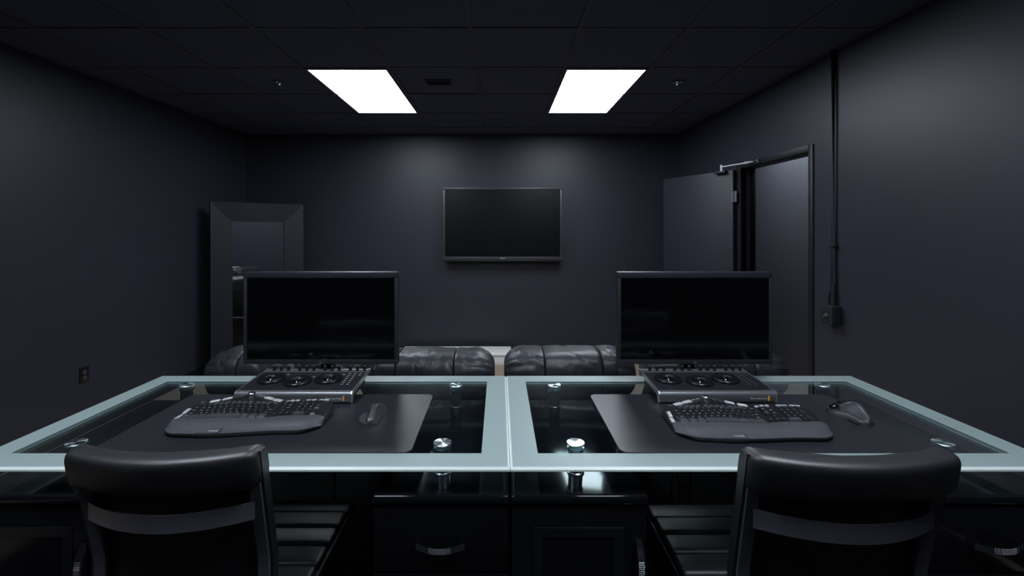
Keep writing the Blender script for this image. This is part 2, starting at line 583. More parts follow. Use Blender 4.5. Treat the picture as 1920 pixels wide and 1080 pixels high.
# conduit and switch box on the right wall
cy = XR * F / (1567 - VX)
sy_ = XR * F / (1572 - VX)
t = thing('wall_switch', 'surface mounted black switch box below the conduit on the right wall', 'switch', (XR, cy, 1.06 - .1))
zc = CAMZ - (590 - VY) * cy / F
bm = bmesh.new(); bm_box(bm, -.055, 0, -.056, .056, -.062, .062, .006); obj('box_body', bm, 'conduit', t, True, loc=(0, 0, zc - .96))
bm = bmesh.new(); bm_box(bm, -.060, -.055, -.052, .052, -.058, .058, .002); obj('cover_plate', bm, 'conduit', t, True, loc=(0, 0, zc - .96))
bm = bmesh.new(); bm_lathe(bm, [(.011, 0), (.011, .004), (.005, .007), (.004, .020)], 12)
obj('toggle', bm, 'brass', t, True, loc=(-.060, 0, zc - .96), rot=(0, -PI / 2 - .35, 0))
bm = bmesh.new(); bm_lathe(bm, [(.004, 0), (.004, .003)], 8)
sc = obj('screw', bm, 'steel', t, loc=(-.060, 0.035, zc - .96 + .045), rot=(0, -PI / 2, 0))
link_copy(sc, 'screw', t, (-.060, -0.035, zc - .96 - .045), None, (0, -PI / 2, 0))
t = thing('wall_conduit', 'black conduit running from the ceiling down the right wall to the switch', 'conduit', (XR, cy, zc + .062))
z1 = CAMZ - (535 - VY) * cy / F - (zc + .062)
zt = ZC - (zc + .062)
bm = bmesh.new(); bm_tube(bm, [(-.016, .0, zt), (-.016, .0, z1), (-.018, -.004, z1 * .6), (-.020, -.006, 0)], .014, 12); obj('pipe', bm, 'conduit', t, True)
bm = bmesh.new(); bm_tube(bm, [(-.014, .010, z1 + .1), (-.014, .018, z1 * .8), (-.020, .034, z1 * .45), (-.022, .036, 0)], .009, 10); obj('cable', bm, 'conduit', t, True)
bm = bmesh.new(); bm_box(bm, -.032, 0, -.024, .030, -.008, .008, .002); obj('clamp', bm, 'conduit', t, True, loc=(0, 0, CAMZ - (461 - VY) * cy / F - (zc + .062)))
# outlet on the left wall
oy = -XL * F / (VX - 157)
t = thing('wall_outlet', 'black double socket outlet low on the left wall', 'outlet', (XL, oy, CAMZ - (703 - VY) * oy / F))
bm = bmesh.new(); bm_box(bm, 0, .006, -.038, .038, -.060, .060, .002); obj('plate', bm, 'outlet', t, True)
for z in (-.022, .022):
    bm = bmesh.new(); bm_lathe(bm, [(.017, 0), (.017, .003), (.012, .004)], 16); obj('socket', bm, 'keygrey', t, True, loc=(.005, 0, z), rot=(0, PI / 2, 0))

# ================================================================ TELEVISION
TY = 5.52
tv = thing('television', 'large wall mounted flat television with black screen on the back wall', 'television', ((942.5 - VX) * TY / F, YB, CAMZ - (487 - VY) * TY / F))
tw, th = (1054 - 831) * TY / F, (487 - 352) * TY / F
yy = TY - YB
bm = bmesh.new(); bm_box(bm, -tw / 2, tw / 2, yy, yy + .045, 0, th, .006); obj('cabinet', bm, 'tvbezel', tv, True)
bm = bmesh.new(); bm_box(bm, -.25, .25, yy + .045, -.002, .25, .65, .004); obj('wall_mount', bm, 'plastic', tv)
bw, bb = .024, .036
bm = bmesh.new()
bm_box(bm, -tw / 2, tw / 2, yy - .008, yy, th - bw, th, .003)
bm_box(bm, -tw / 2, tw / 2, yy - .008, yy, 0.004, bb, .003)
bm_box(bm, -tw / 2, -tw / 2 + bw, yy - .008, yy, bb, th - bw, .003)
bm_box(bm, tw / 2 - bw, tw / 2, yy - .008, yy, bb, th - bw, .003)
obj('bezel', bm, 'tvbezel', tv, True)
box('screen', -tw / 2 + bw, tw / 2 - bw, yy - .002, yy + .001, bb, th - bw, 'tvscreen', tv)
box('underside', -tw / 2, tw / 2, yy - .006, yy + .04, -.022, 0.003, 'plastic', tv, .003)
box('badge', -.03, .03, yy - .0095, yy - .0078, .014, .024, 'printdim', tv)
tv.rotation_euler = (0, 0, 0)

# ================================================================ FLOOR MIRROR
th_ = math.radians(42)
mr = thing('floor_mirror', 'large standing mirror with wide dark frame leaning in the left corner', 'mirror', (-2.628, 5.020, 0.0), th_)
mr.rotation_euler = (-.016, 0, th_)
MW, MH, MB_, MT = .925, 1.815, .203, .05
def frame_bar(name, pts):
    bm = bmesh.new()
    # pts: outer a, outer b, inner b, inner a in (x, z); outer edge thick, inner edge thin
    (ax, az), (bx, bz), (cx, cz), (dx, dz) = pts
    f = [(ax, -MT, az), (bx, -MT, bz), (cx, -MT + .022, cz), (dx, -MT + .022, dz)]
    k = [(x, 0, z) for x, _, z in f]
    bm_loft(bm, [f, k], True, True)
    return obj(name, bm, 'frame', mr)
g = .001
frame_bar('frame_rail', [(-MW / 2 + g, MH), (MW / 2 - g, MH), (MW / 2 - MB_ - g, MH - MB_), (-MW / 2 + MB_ + g, MH - MB_)])
frame_bar('frame_rail', [(MW / 2 - g, 0), (-MW / 2 + g, 0), (-MW / 2 + MB_ + g, MB_), (MW / 2 - MB_ - g, MB_)])
frame_bar('frame_stile', [(-MW / 2, g), (-MW / 2, MH - g), (-MW / 2 + MB_, MH - MB_ - g), (-MW / 2 + MB_, MB_ + g)])
frame_bar('frame_stile', [(MW / 2, MH - g), (MW / 2, g), (MW / 2 - MB_, MB_ + g), (MW / 2 - MB_, MH - MB_ - g)])
box('mirror_glass', -MW / 2 + MB_ - .01, MW / 2 - MB_ + .01, -.012, -.006, MB_ - .01, MH - MB_ + .01, 'mirror', mr)
box('backing', -MW / 2 + .01, MW / 2 - .01, -.005, .006, .01, MH - .01, 'plastic', mr)

# ================================================================ WHITE LOW UNITS under the television
for (x0, x1, lab) in ((-1.13, -.766, 'short low white cabinet on the carpet, left of the long one'), (-.746, .139, 'long low white cabinet on the carpet below the television')):
    t = thing('low_cabinet', lab, 'cabinet', ((x0 + x1) / 2, 5.33, 0), 0, 'low white cabinets')
    a = (x1 - x0) / 2
    box('top_board', -a, a, -.172, .172, .105, .126, 'white', t, .002)
    box('body', -a + .004, a - .004, -.162, .165, .0, .102, 'white', t, .002)

# ================================================================ RECLINER SEATS
def leather_roll(bm, x0, x1, cy, cz, ry, rz, seed, endL, endR, amp=.0058, nx=60, nt=48):
    """one padded section of a rolled back; endL/endR: True -> rounded free end with gathers"""
    secs = []
    W = x1 - x0
    for i in range(nx + 1):
        u = i / nx
        x = x0 + W * u
        dl, dr = u * W, (1 - u) * W
        k = 1.0
        R = .14
        for dd, e in ((dl, endL), (dr, endR)):
            rr = R if e else .010
            if dd < rr:
                c = 1 - dd / rr
                k *= (math.sqrt(max(0, 1 - c * c)) * .66 + .34) if e else (.965 + .035 * math.sqrt(max(0, 1 - c * c)))
        puff = 1 + .02 * math.sin(PI * u)
        row = []
        for j in range(nt):
            a = 2 * PI * j / nt
            ca, sa = math.cos(a), math.sin(a)
            ex = .62
            px = math.copysign(abs(ca) ** ex, ca)
            pz = math.copysign(abs(sa) ** ex, sa)
            n = noise.noise(Vector((x * 7 + seed, a * 1.3, seed * 3.1)))
            n2 = noise.noise(Vector((x * 16 + seed * 2, a * 2.6 + x * 5, seed)))
            rdg = 1 - abs(noise.noise(Vector((x * 9 - a * 1.4 + seed, a * 1.1 + x * 3, seed * 1.7))))
            disp = amp * (n * .8 + n2 * .22) - amp * .8 * max(0, (rdg - .86)) / .14
            for dd, e in ((dl, endL), (dr, endR)):
                if e and dd < .16:
                    f = (1 - dd / .16)
                    disp += .011 * f * math.sin(a * 15 + seed + 3 * n) * math.sin(min(1, dd / .05) * PI / 2)
            rr_y = (ry + disp) * (k * .75 + .25) * puff
            rr_z = (rz + disp) * k * puff
            row.append((x, cy + px * rr_y, cz + pz * rr_z))
        secs.append(row)
    bm_loft(bm, secs, True, True)


def recliner(xa, xb, seed, label, s1, s2, dz=0, Y=2.27, grp='recliner seats in a row behind the desks'):
    W = xb - xa
    c = (xa + xb) / 2
    t = thing('recliner_seat', label, 'recliner', (c, Y, 0), 0, grp)
    zc_ = .827 + dz
    e = .0015
    parts = [(-W / 2, s1 - c, True, False), (s1 - c, s2 - c, False, False), (s2 - c, W / 2, False, True)]
    for q, (a, b, l, r) in enumerate(parts):
        bm = bmesh.new()
        leather_roll(bm, a + e, b - e, 0.0, zc_, .135, .115, seed + q * 5.3, l, r)
        obj('back_roll', bm, 'sofa', t, True, angle=180)
    # outer back below the roll, narrower towards the floor
    bm = bmesh.new()
    s = []
    for z, hw, y0, y1 in ((.03, W / 2 + .018, -.09, .10), (.40, W / 2 + .018, -.09, .12), (.61, W / 2, -.09, .14), (.77, W / 2 - .05, -.09, .13)):
        s.append([(x, y, z) for x, y in rounded_rect(-hw, hw, y0, y1, .05, 4)])
    bm_loft(bm, s); obj('outer_back', bm, 'sofa_back', t, True)
    bm = bmesh.new(); bm_box(bm, -.25, .25, .13, .68, .26, .38, .045, 4); obj('seat_cushion', bm, 'sofa', t, True)
    for q in (-1, 1):
        bm = bmesh.new(); bm_box(bm, q * .285 - .035, q * .285 + .035, .14, .62, .06, .46, .03, 3); obj('armrest', bm, 'sofa', t, True)
    bm = bmesh.new(); bm_box(bm, -.23, .23, .05, .64, .06, .26, .02, 2); obj('base', bm, 'sofa_back', t, True)
    bm = bmesh.new(); bm_box(bm, -.245, .245, .64, .71, .07, .30, .025, 3); obj('footrest', bm, 'sofa', t, True)
    box('base_rail', -W / 2 - .018, W / 2 + .018, -.108, -.088, .0, .030, 'panelgrey', t, .002)
    fo = None
    for x in (-.18, .18):
        for y in (.0, .58):
            if fo is None:
                bm = bmesh.new(); bm_cyl(bm, (0, 0, 0), .025, 0, .09, 12); fo = obj('foot', bm, 'plastic', t, loc=(x, y, 0))
            else:
                link_copy(fo, 'foot', t, (x, y, 0))
    return t


P_ = F / 2.2
X_ = lambda px: (px - VX) / P_
recliner(X_(384), X_(650), 1.3, 'leftmost black leather recliner, near the floor mirror', X_(455), X_(572))
recliner(X_(672), X_(928), 4.1, 'black leather recliner left of the gap between the desks', X_(745), X_(852), -.008)
recliner(X_(945), X_(1193), 8.7, 'black leather recliner right of the gap between the desks', X_(1020), X_(1126))
recliner(X_(1214), X_(1479), 12.2, 'rightmost black leather recliner, near the open door', X_(1290), X_(1405))

recliner(-1.98, -1.33, 17.5, 'black leather recliner behind the left monitor, seen in the floor mirror', -1.79, -1.52, 0, 3.95, None)

# ================================================================ DESKS
def handle_mesh(L=.116):
    bm = bmesh.new()
    pts, nr = [], []
    n = 14
    for i in range(n + 1):
        u = i / n * 2 - 1
        pts.append((u * L / 2, -.012 - .020 * (1 - u * u), 0)); nv = Vector((u * .7, -1, 0)).normalized(); nr.append(nv)
    bm_strip(bm, pts, nr, Vector((0, 0, .016)), .004, 0)
    for s in (-1, 1):
        bm_box(bm, s * L / 2 - .004, s * L / 2 + .004, -.014, 0.0, -.008, .008, 0, 1, 0)
    # crystal grid on the middle third
    for k in range(14):
        u = (k + .5) / 14 * .78 - .39
        for r in range(4):
            x = u * L / 2 * 1.25; y = -.012 - .020 * (1 - (x / (L / 2)) ** 2) - .0020; z = (r - 1.5) * .0038
            v = [bm.verts.new((x + a * .0014, y, z + b * .0014)) for a, b in ((-1, -1), (1, -1), (1, 1), (-1, 1))]
            top = bm.verts.new((x, y - .0016, z))
            for i in range(4):
                f = bm.faces.new((v[i], v[(i + 1) % 4], top)); f.material_index = 1
    return bm


def desk(x0, x1, label, handles, frost='frost'):
    cx = (x0 + x1) / 2
    y0, y1 = 1.154, 1.883
    t = thing('glass_desk', label, 'desk', (cx, (y0 + y1) / 2, 0), 0, 'glass topped desks')
    a, b = (x1 - x0) / 2, (y1 - y0) / 2
    bd = .075
    z1, z0 = DESK, DESK - GT
    # frosted border ring
    bm = bmesh.new()
    def rect(z, k):
        return [bm.verts.new((sx * (a - k), sy * (b - k), z)) for sx, sy in ((-1, -1), (1, -1), (1, 1), (-1, 1))]
    ch = .0055
    loops = [rect(z0, bd), rect(z0, 0), rect(z1 - ch, 0), rect(z1, ch), rect(z1, bd)]
    for q, (u, v) in enumerate(zip(loops[:-1], loops[1:])):
        for i in range(4):
            j = (i + 1) % 4
            f = bm.faces.new((u[i], u[j], v[j], v[i])); f.material_index = 1 if q in (1, 2) else 0
    obj('frosted_border', bm, [frost, 'lit_glass_edge'], t)
    bm = bmesh.new()
    e = .0
    for z in (z0, z1):
        v = [bm.verts.new((x, y, z)) for x, y in ((-a + bd, -b + bd), (a - bd, -b + bd), (a - bd, b - bd), (-a + bd, b - bd))]
        bm.faces.new(v)
    gp = obj('glass_pane', bm, 'glass', t)
    # pedestals
    pw = .354
    PZ = DESK - .08
    for k, (p0, p1) in enumerate(((-a, -a + pw), (a - pw, a))):
        yf, yb = y0 + .016 - (y0 + y1) / 2, y1 - .05 - (y0 + y1) / 2
        bm = bmesh.new(); bm_box(bm, p0, p1, yf, yb, PZ - .026, PZ, .009, 4)
        obj('pedestal_top', bm, 'glosstop', t, True)
        bm = bmesh.new(); bm_box(bm, p0 + .006, p1 - .006, yf + .028, yb - .004, .03, PZ - .027, .002, 1)
        obj('pedestal', bm, 'gloss', t, True)
        bm = bmesh.new(); bm_box(bm, p0 + .02, p1 - .02, yf + .05, yb - .02, .0062, .03)
        obj('plinth', bm, 'plastic', t)
        c = (p0 + p1) / 2
        if k == 1:      # three drawers
            zt_ = PZ - .030
            for q in range(4):
                zb = zt_ - .172
                if zb < .03: zb = .035
                bm = bmesh.new(); bm_box(bm, -pw / 2 + .004, pw / 2 - .004, 0, .022, zb + .002, zt_ - .002, .003, 2)
                dr = obj('drawer', bm, 'gloss', t, True, loc=(c, yf + .006, 0))
                h = obj('handle', handle_mesh(), ['chrome', 'crystal'], dr, True, loc=(0, 0, zb + .078))
                zt_ = zb
        else:           # door with a framed smoked panel
            zt_, zb = PZ - .030, .035
            fw = .045
            hx = pw / 2 - .004
            bm = bmesh.new()
            bm_box(bm, -hx, hx, 0, .020, zb, zt_, .003, 2)
            dr = obj('cabinet_door', bm, 'gloss', t, True, loc=(c, yf + .008, 0))
            bm = bmesh.new()
            px0, px1, pz1, pz0 = -hx + .055, hx - .060, zt_ - .055, zb + .05
            q = .024
            bm_box(bm, px0, px1, -.004, .001, pz1 - q, pz1); bm_box(bm, px0, px1, -.004, .001, pz0, pz0 + q)
            bm_box(bm, px0, px0 + q, -.004, .001, pz0 + q, pz1 - q); bm_box(bm, px1 - q, px1, -.004, .001, pz0 + q, pz1 - q)
            obj('panel_frame', bm, 'panel_in', dr)
            box('panel', px0 + q, px1 - q, -.002, .001, pz0 + q, pz1 - q, 'gloss', dr)
            h = obj('handle', handle_mesh(.13), ['chrome', 'crystal'], dr, True, loc=(hx - .022, 0, zt_ - .155), rot=(0, PI / 2, 0))
    # modesty panel between the pedestals, with a metal edge
    mp = box('modesty_panel', -a + pw + .001, a - pw - .001, b - .056, b - .040, .25, PZ - .004, 'modesty', t)
    ed = box('panel_edge', -a + pw + .001, a - pw - .001, b - .060, b - .038, .222, .25, 'panellip', mp)
    box('panel_joint', .02, .028, b - .0575, b - .055, .25, PZ - .004, 'plastic', mp)
    # posts
    ps = None
    for (px, py) in handles:
        X, Y = px - cx, py - (y0 + y1) / 2
        bm = bmesh.new(); bm_lathe(bm, [(.024, PZ), (.024, PZ + .004), (.0205, PZ + .006), (.0205, z0 - .008), (.0235, z0 - .006), (.0235, z0)], 28)
        po = obj('post', bm, 'steel', t, True, loc=(X, Y, 0))
        bm = bmesh.new(); bm_lathe(bm, [(.0255, 0), (.0255, .003), (.0245, .0042), (.0002, .0046)], 40)
        obj('post_cap', bm, 'spun', po, True, loc=(0, 0, z1), angle=25)
    return t


SEAM = .028
desk(-1.384, SEAM - .0006, 'left glass desk with frosted border and black drawer pedestals', ((-1.20, 1.761), (-.166, 1.761), (-.159, 1.285), (-1.184, 1.285)))
desk(SEAM + .0006, 1.443, 'right glass desk with frosted border and black drawer pedestals', ((.2115, 1.761), (1.242, 1.761), (.214, 1.285), (1.243, 1.285)))

# cable hanging below the right desk
def hang(px_pts, Y):
    return [fromray(x, y, Y) for x, y in px_pts]
for pts, lab in (([(1262, 880), (1259, 905), (1256, 950), (1250, 1000), (1235, 1030)], 'thin straight black cable hanging below the right desk'), ([(1266, 885), (1273, 910), (1275, 930), (1272, 950), (1262, 985), (1240, 1035), (1235, 1060)], 'thin bowed black cable hanging below the right desk')):
    bm = bmesh.new(); bm_tube(bm, hang(pts, 1.805), .0035, 8)
    tag(obj('cable', bm, 'cable', None, True), lab, 'cable', 'cables below the right desk')

# dark rug that the desks and chairs stand on
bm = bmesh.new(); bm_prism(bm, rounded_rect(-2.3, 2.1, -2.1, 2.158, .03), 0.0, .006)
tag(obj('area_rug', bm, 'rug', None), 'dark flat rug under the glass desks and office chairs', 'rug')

# ================================================================ DESK MATS
def desk_mat(x0, x1, label):
    bm = bmesh.new()
    cx, cy = (x0 + x1) / 2, (1.2286 + 1.659) / 2
    bm_prism(bm, [(x - cx, y - cy) for x, y in rounded_rect(x0, x1, 1.2286, 1.659, .022, 6)], 0, .003)
    o = obj('desk_mat', bm, 'mat', None, loc=(cx, cy, DESK + .0003))
    tag(o, label, 'desk mat', 'desk mats')
MATZ = DESK + .0034
desk_mat(-1.108, -.238, 'large black desk mat on the left glass desk')
desk_mat(.327, 1.183, 'large black desk mat on the right glass desk')

# ================================================================ MONITORS
def monitor(px0, px1, label, dx=0):
    Y = 1.780
    s = Y / F
    X0, X1 = (px0 - VX) * s, (px1 - VX) * s
    cx = (X0 + X1) / 2
    t = thing('monitor', label, 'monitor', (cx, Y + .05, DESK), 0, 'computer monitors')
    z0 = CAMZ - (683 - VY) * s - DESK
    z1 = CAMZ - (510 - VY) * s - DESK
    a = (X1 - X0) / 2
    yf = -.05
    bm = bmesh.new(); bm_box(bm, -a, a, yf + .004, yf + .035, z0, z1, .006, 2); obj('housing', bm, 'bezel', t, True)
    bw, tb, bb = .014, .024, .018
    bm = bmesh.new()
    bm_box(bm, -a, a, yf, yf + .008, z1 - tb, z1, .0025); bm_box(bm, -a, a, yf, yf + .008, z0, z0 + bb, .0025)
    bm_box(bm, -a, -a + bw, yf, yf + .008, z0 + bb, z1 - tb, .002); bm_box(bm, a - bw, a, yf, yf + .008, z0 + bb, z1 - tb, .002)
    obj('bezel', bm, 'bezel', t, True)
    box('screen', -a + bw, a - bw, yf + .0025, yf + .006, z0 + bb, z1 - tb, 'screen', t)
    box('lower_highlight', -a + bw, a - bw, yf - .0008, yf + .002, z0 + bb - .0015, z0 + bb, 'steel', t)  # bright strip painted in for the highlight along the lower bezel
    bm = bmesh.new(); bm_lathe(bm, [(.0025, 0), (.002, .001)], 10); obj('webcam', bm, 'steel', t, loc=(-.005, yf, z1 - .008), rot=(PI / 2, 0, 0))
    bm = bmesh.new(); bm_text(bm, 'LG', .0075, Matrix.Translation((0, yf - .0006, z0 + .007)) @ Matrix.Rotation(PI / 2, 4, 'X')); obj('logo', bm, 'printdim', t)
    bm = bmesh.new()
    s_ = []
    for z, hw, yc in ((.012, .035, .030), (.06, .025, .028), (.12, .025, .006), (z0 + .12, .03, -.0)):
        s_.append([(x, y, z) for x, y in rounded_rect(-hw, hw, yc - .012, yc + .014, .006, 3)])
    bm_loft(bm, s_); obj('stand_neck', bm, 'plastic', t, True)
    bm = bmesh.new(); bm_prism(bm, rounded_rect(-.10, .10, -.022, .050, .03, 6), 0, .012, bev=.003); obj('stand_base', bm, 'plastic', t, True)
    return t


monitor(456, 746, 'black monitor standing on the left glass desk')
monitor(1158, 1449, 'black monitor standing on the right glass desk')

# ================================================================ GRADING CONTROL PANELS
def control_panel(xr_or_l, label):
    x0, x1 = xr_or_l
    cx = (x0 + x1) / 2
    yf, yb = 1.573, 1.792
    t = thing('control_panel', label, 'control panel', (cx, yf, MATZ), 0, 'colour grading control panels')
    a = (x1 - x0) / 2
    D = yb - yf
    hf, hb = .040, .051
    zt = lambda y: hf + (hb - hf) * (y / D)
    slope = math.atan2(hb - hf, D)
    # top plate
    bm = bmesh.new()
    sec = lambda x: [(x, .006, zt(.006) - .012), (x, .006, zt(.006)), (x, D, zt(D)), (x, D, zt(D) - .014)]
    bm_loft(bm, [sec(-a + .004), sec(a - .004)]); obj('top_plate', bm, 'panelgrey', t)
    bm = bmesh.new()
    sec = lambda x: [(x, D - .036, zt(D - .036) - .002), (x, D - .036, zt(D - .036) + .0008), (x, D + .001, zt(D - .036) + .0022), (x, D + .001, zt(D - .036) - .006)]
    bm_loft(bm, [sec(-a + .004), sec(a - .004)]); obj('rear_sheen_strip', bm, 'panellip', t)  # lighter metal stands in for the lamp reflection along the back
    # front lip, rounded, turning down to the desk
    bm = bmesh.new()
    prof = [(.012, zt(.006) + .0006), (.002, hf), (-.004, hf - .004), (-.006, hf - .012), (-.003, .006), (.000, .003), (.006, .003), (.006, hf - .012)]
    bm_loft(bm, [[(-a + .003, y, z) for y, z in prof], [(a - .003, y, z) for y, z in prof]]); lip = obj('front_lip', bm, 'panellip', t, True, angle=50)
    bm = bmesh.new()
    mt = Matrix.Translation((a - .034, -.0068, .019)) @ Matrix.Rotation(PI / 2, 4, 'X')
    bm_text(bm, 'Blackmagicdesign', .0082, mt, 'RIGHT'); obj('lettering', bm, 'print', lip)
    box('logo_mark', a - .032, a - .026, -.0074, -.0060, .011, .027, 'orange', lip)
    # side cheeks
    for s in (-1, 1):
        bm = bmesh.new()
        xo = s * a
        sec = lambda x: [(x, -.007, .004), (x, -.007, hf - .006), (x, -.001, hf + .002), (x, D + .002, hb + .002), (x, D + .002, hb - .010), (x, .012, hf - .014), (x, .004, .004)]
        bm_loft(bm, [sec(min(xo, xo - s * .004)), sec(max(xo, xo - s * .004))]); obj('side_edge', bm, 'paneledge', t)
        bm = bmesh.new()
        xi = s * (a - .02)
        sec = lambda x: [(x, .055, zt(.055) - .012), (x, D - .01, zt(D - .01) - .012), (x, D - .005, -.003), (x, .10, -.003)]
        bm_loft(bm, [sec(min(xi, xi - s * .008)), sec(max(xi, xi - s * .008))]); obj('support_foot', bm, 'plastic', t)
    bm = bmesh.new(); bm_box(bm, -a + .03, a - .03, .03, D - .01, .012, hf - .012); obj('underbody', bm, 'plastic', t)
    # trackballs with rings
    Rx = Matrix.Rotation(slope, 4, 'X')
    for tx, ty in ((-.130, .107), (-.024, .084), (.080, .107)):
        bm = bmesh.new()
        bm_lathe(bm, [(.0465, 0), (.048, .003), (.047, .009), (.040, .012), (.026, .008), (.0215, .005), (.021, .002)], 40)
        r_ = obj('trackball_ring', bm, 'ring', t, True, loc=(tx, ty, zt(ty) - .0005), rot=(slope, 0, 0), angle=60)
        bm = bmesh.new(); bmesh.ops.create_uvsphere(bm, u_segments=28, v_segments=16, radius=.0205)
        obj('trackball', bm, 'ball', r_, True, loc=(0, 0, -.0075), angle=180)
        # reset buttons over each ring
        for k in (-1, 0, 1):
            box('button', tx + k * .018 + .02 - .004, tx + k * .018 + .02 + .004, ty + .049, ty + .054, zt(ty + .05) - .001, zt(ty + .05) + .0016, 'printdim', t)
    # knobs along the back
    kn = None
    for gq in range(4):
        for k in range(3):
            x = -.138 + gq * .098 + (k - 1) * .0275
            y = D - .018
            if kn is None:
                bm = bmesh.new(); bm_lathe(bm, [(.0062, 0), (.0062, .010), (.0056, .018), (.0052, .0195), (.003, .020)], 14, mi=0)
                for f in bm.faces:
                    if f.calc_center_median().z > .0185: f.material_index = 1
                kn = obj('knob', bm, ['knob', 'palm'], t, True, loc=(x, y, zt(y)))
            else:
                link_copy(kn, 'knob', t, (x, y, zt(y)))
    # button block on the right
    bt = None
    for r in range(7):
        for c in range(2 + (1 if r < 2 else 0)):
            x = a - .062 + c * .020 + .0008 * r
            y = D - .052 - r * .0175
            if bt is None:
                bm = bmesh.new(); bm_box(bm, -.0052, .0052, -.0036, .0036, 0, .003, .001, 1); bt = obj('button', bm, 'keygrey', t, loc=(x, y, zt(y)))
            else:
                link_copy(bt, 'button', t, (x, y, zt(y)))
    return t


control_panel((-.905, -.503), 'grey trackball control panel on the left glass desk')
control_panel((.545, .950), 'grey trackball control panel on the right glass desk')

# ================================================================ KEYBOARDS
def sm(a, b, x):
    u = min(1, max(0, (x - a) / (b - a)))
    return u * u * (3 - 2 * u)


KHW = .228
def kfront(x):
    c = abs(x) / KHW
    y = .006 + .010 * sm(-.02, .12, x) - .006 * math.exp(-((x + .08) / .06) ** 2)
    y += .045 * max(0, (c - .72) / .28) ** 2.4
    return y
def kback(x):
    y = .196 + .042 * math.exp(-((x + .065) / .085) ** 2)
    c = abs(x) / KHW
    return y - .03 * max(0, (c - .80) / .20) ** 2.2
def kz(x, y):
    yf, yb = kfront(x), kback(x)
    v = (y - yf) / (yb - yf)
    z = .010 + .016 * sm(0, .25, v) + .010 * sm(.3, 1, v)
    z += .004 * math.cos((x + .07) * 26) * (1 if x < .08 else .3) * sm(.1, .5, v)
    c = abs(x) / KHW
    z -= .007 * max(0, (c - .88) / .12) ** 2
    z -= .008 * max(0, (v - .9) / .1) ** 2
    return max(z, .0055)


def kgrid(bm, x0, x1, v0, v1, nx, nv, dz, mi=0, skirt=True, zb=.003):
    top = []
    for j in range(nv + 1):
        row = []
        for i in range(nx + 1):
            x = x0 + (x1 - x0) * i / nx
            ve = v1(x) if callable(v1) else v1
            v = v0 + (ve - v0) * j / nv
            y = kfront(x) + (kback(x) - kfront(x)) * v
            row.append(bm.verts.new((x, y, kz(x, y) + dz)))
        top.append(row)
    for j in range(nv):
        for i in range(nx):
            bm.faces.new((top[j][i], top[j][i + 1], top[j + 1][i + 1], top[j + 1][i])).material_index = mi
    if skirt:
        loop = top[0] + [r[-1] for r in top[1:]] + list(reversed(top[-1]))[1:] + [r[0] for r in reversed(top[1:-1])]
        low = [bm.verts.new((v.co.x * .985, v.co.y + (.003 if v.co.y < .1 else -.003), zb)) for v in loop]
        n = len(loop)
        for i in range(n):
            bm.faces.new((loop[i], low[i], low[(i + 1) % n], loop[(i + 1) % n])).material_index = mi
        bm.faces.new(list(reversed(low))).material_index = mi


PX = .0182
def krow_y(x, base):
    bow = .011 * (1 - ((x + .07) / .14) ** 2) if x < .066 else 0.0
    return base - bow


KEYMESH = {}
def key_mesh(kind):
    if kind not in KEYMESH:
        bm = bmesh.new()
        b0 = [(-.5, -.5, 0), (.5, -.5, 0), (.5, .5, 0), (-.5, .5, 0)]
        b1 = [(-.5, -.5, .35), (.5, -.5, .35), (.5, .5, .35), (-.5, .5, .35)]
        b2 = [(-.40, -.38, 1), (.40, -.38, 1), (.40, .42, 1), (-.40, .42, 1)]
        bm_loft(bm, [b0, b1, b2])
        me = bpy.data.meshes.new('key'); bmesh.ops.recalc_face_normals(bm, faces=bm.faces[:]); bm.to_mesh(me); bm.free()
        me.materials.append(M[kind])
        KEYMESH[kind] = me
    return KEYMESH[kind]


def palm_end(x):
    ye = .0920 - .0135 - .011 * max(-.3, 1 - ((x + .07) / .14) ** 2) * (1 - sm(.05, .09, x)) + .006 * sm(.05, .09, x)
    return min(.36, (ye - kfront(x)) / (kback(x) - kfront(x)))


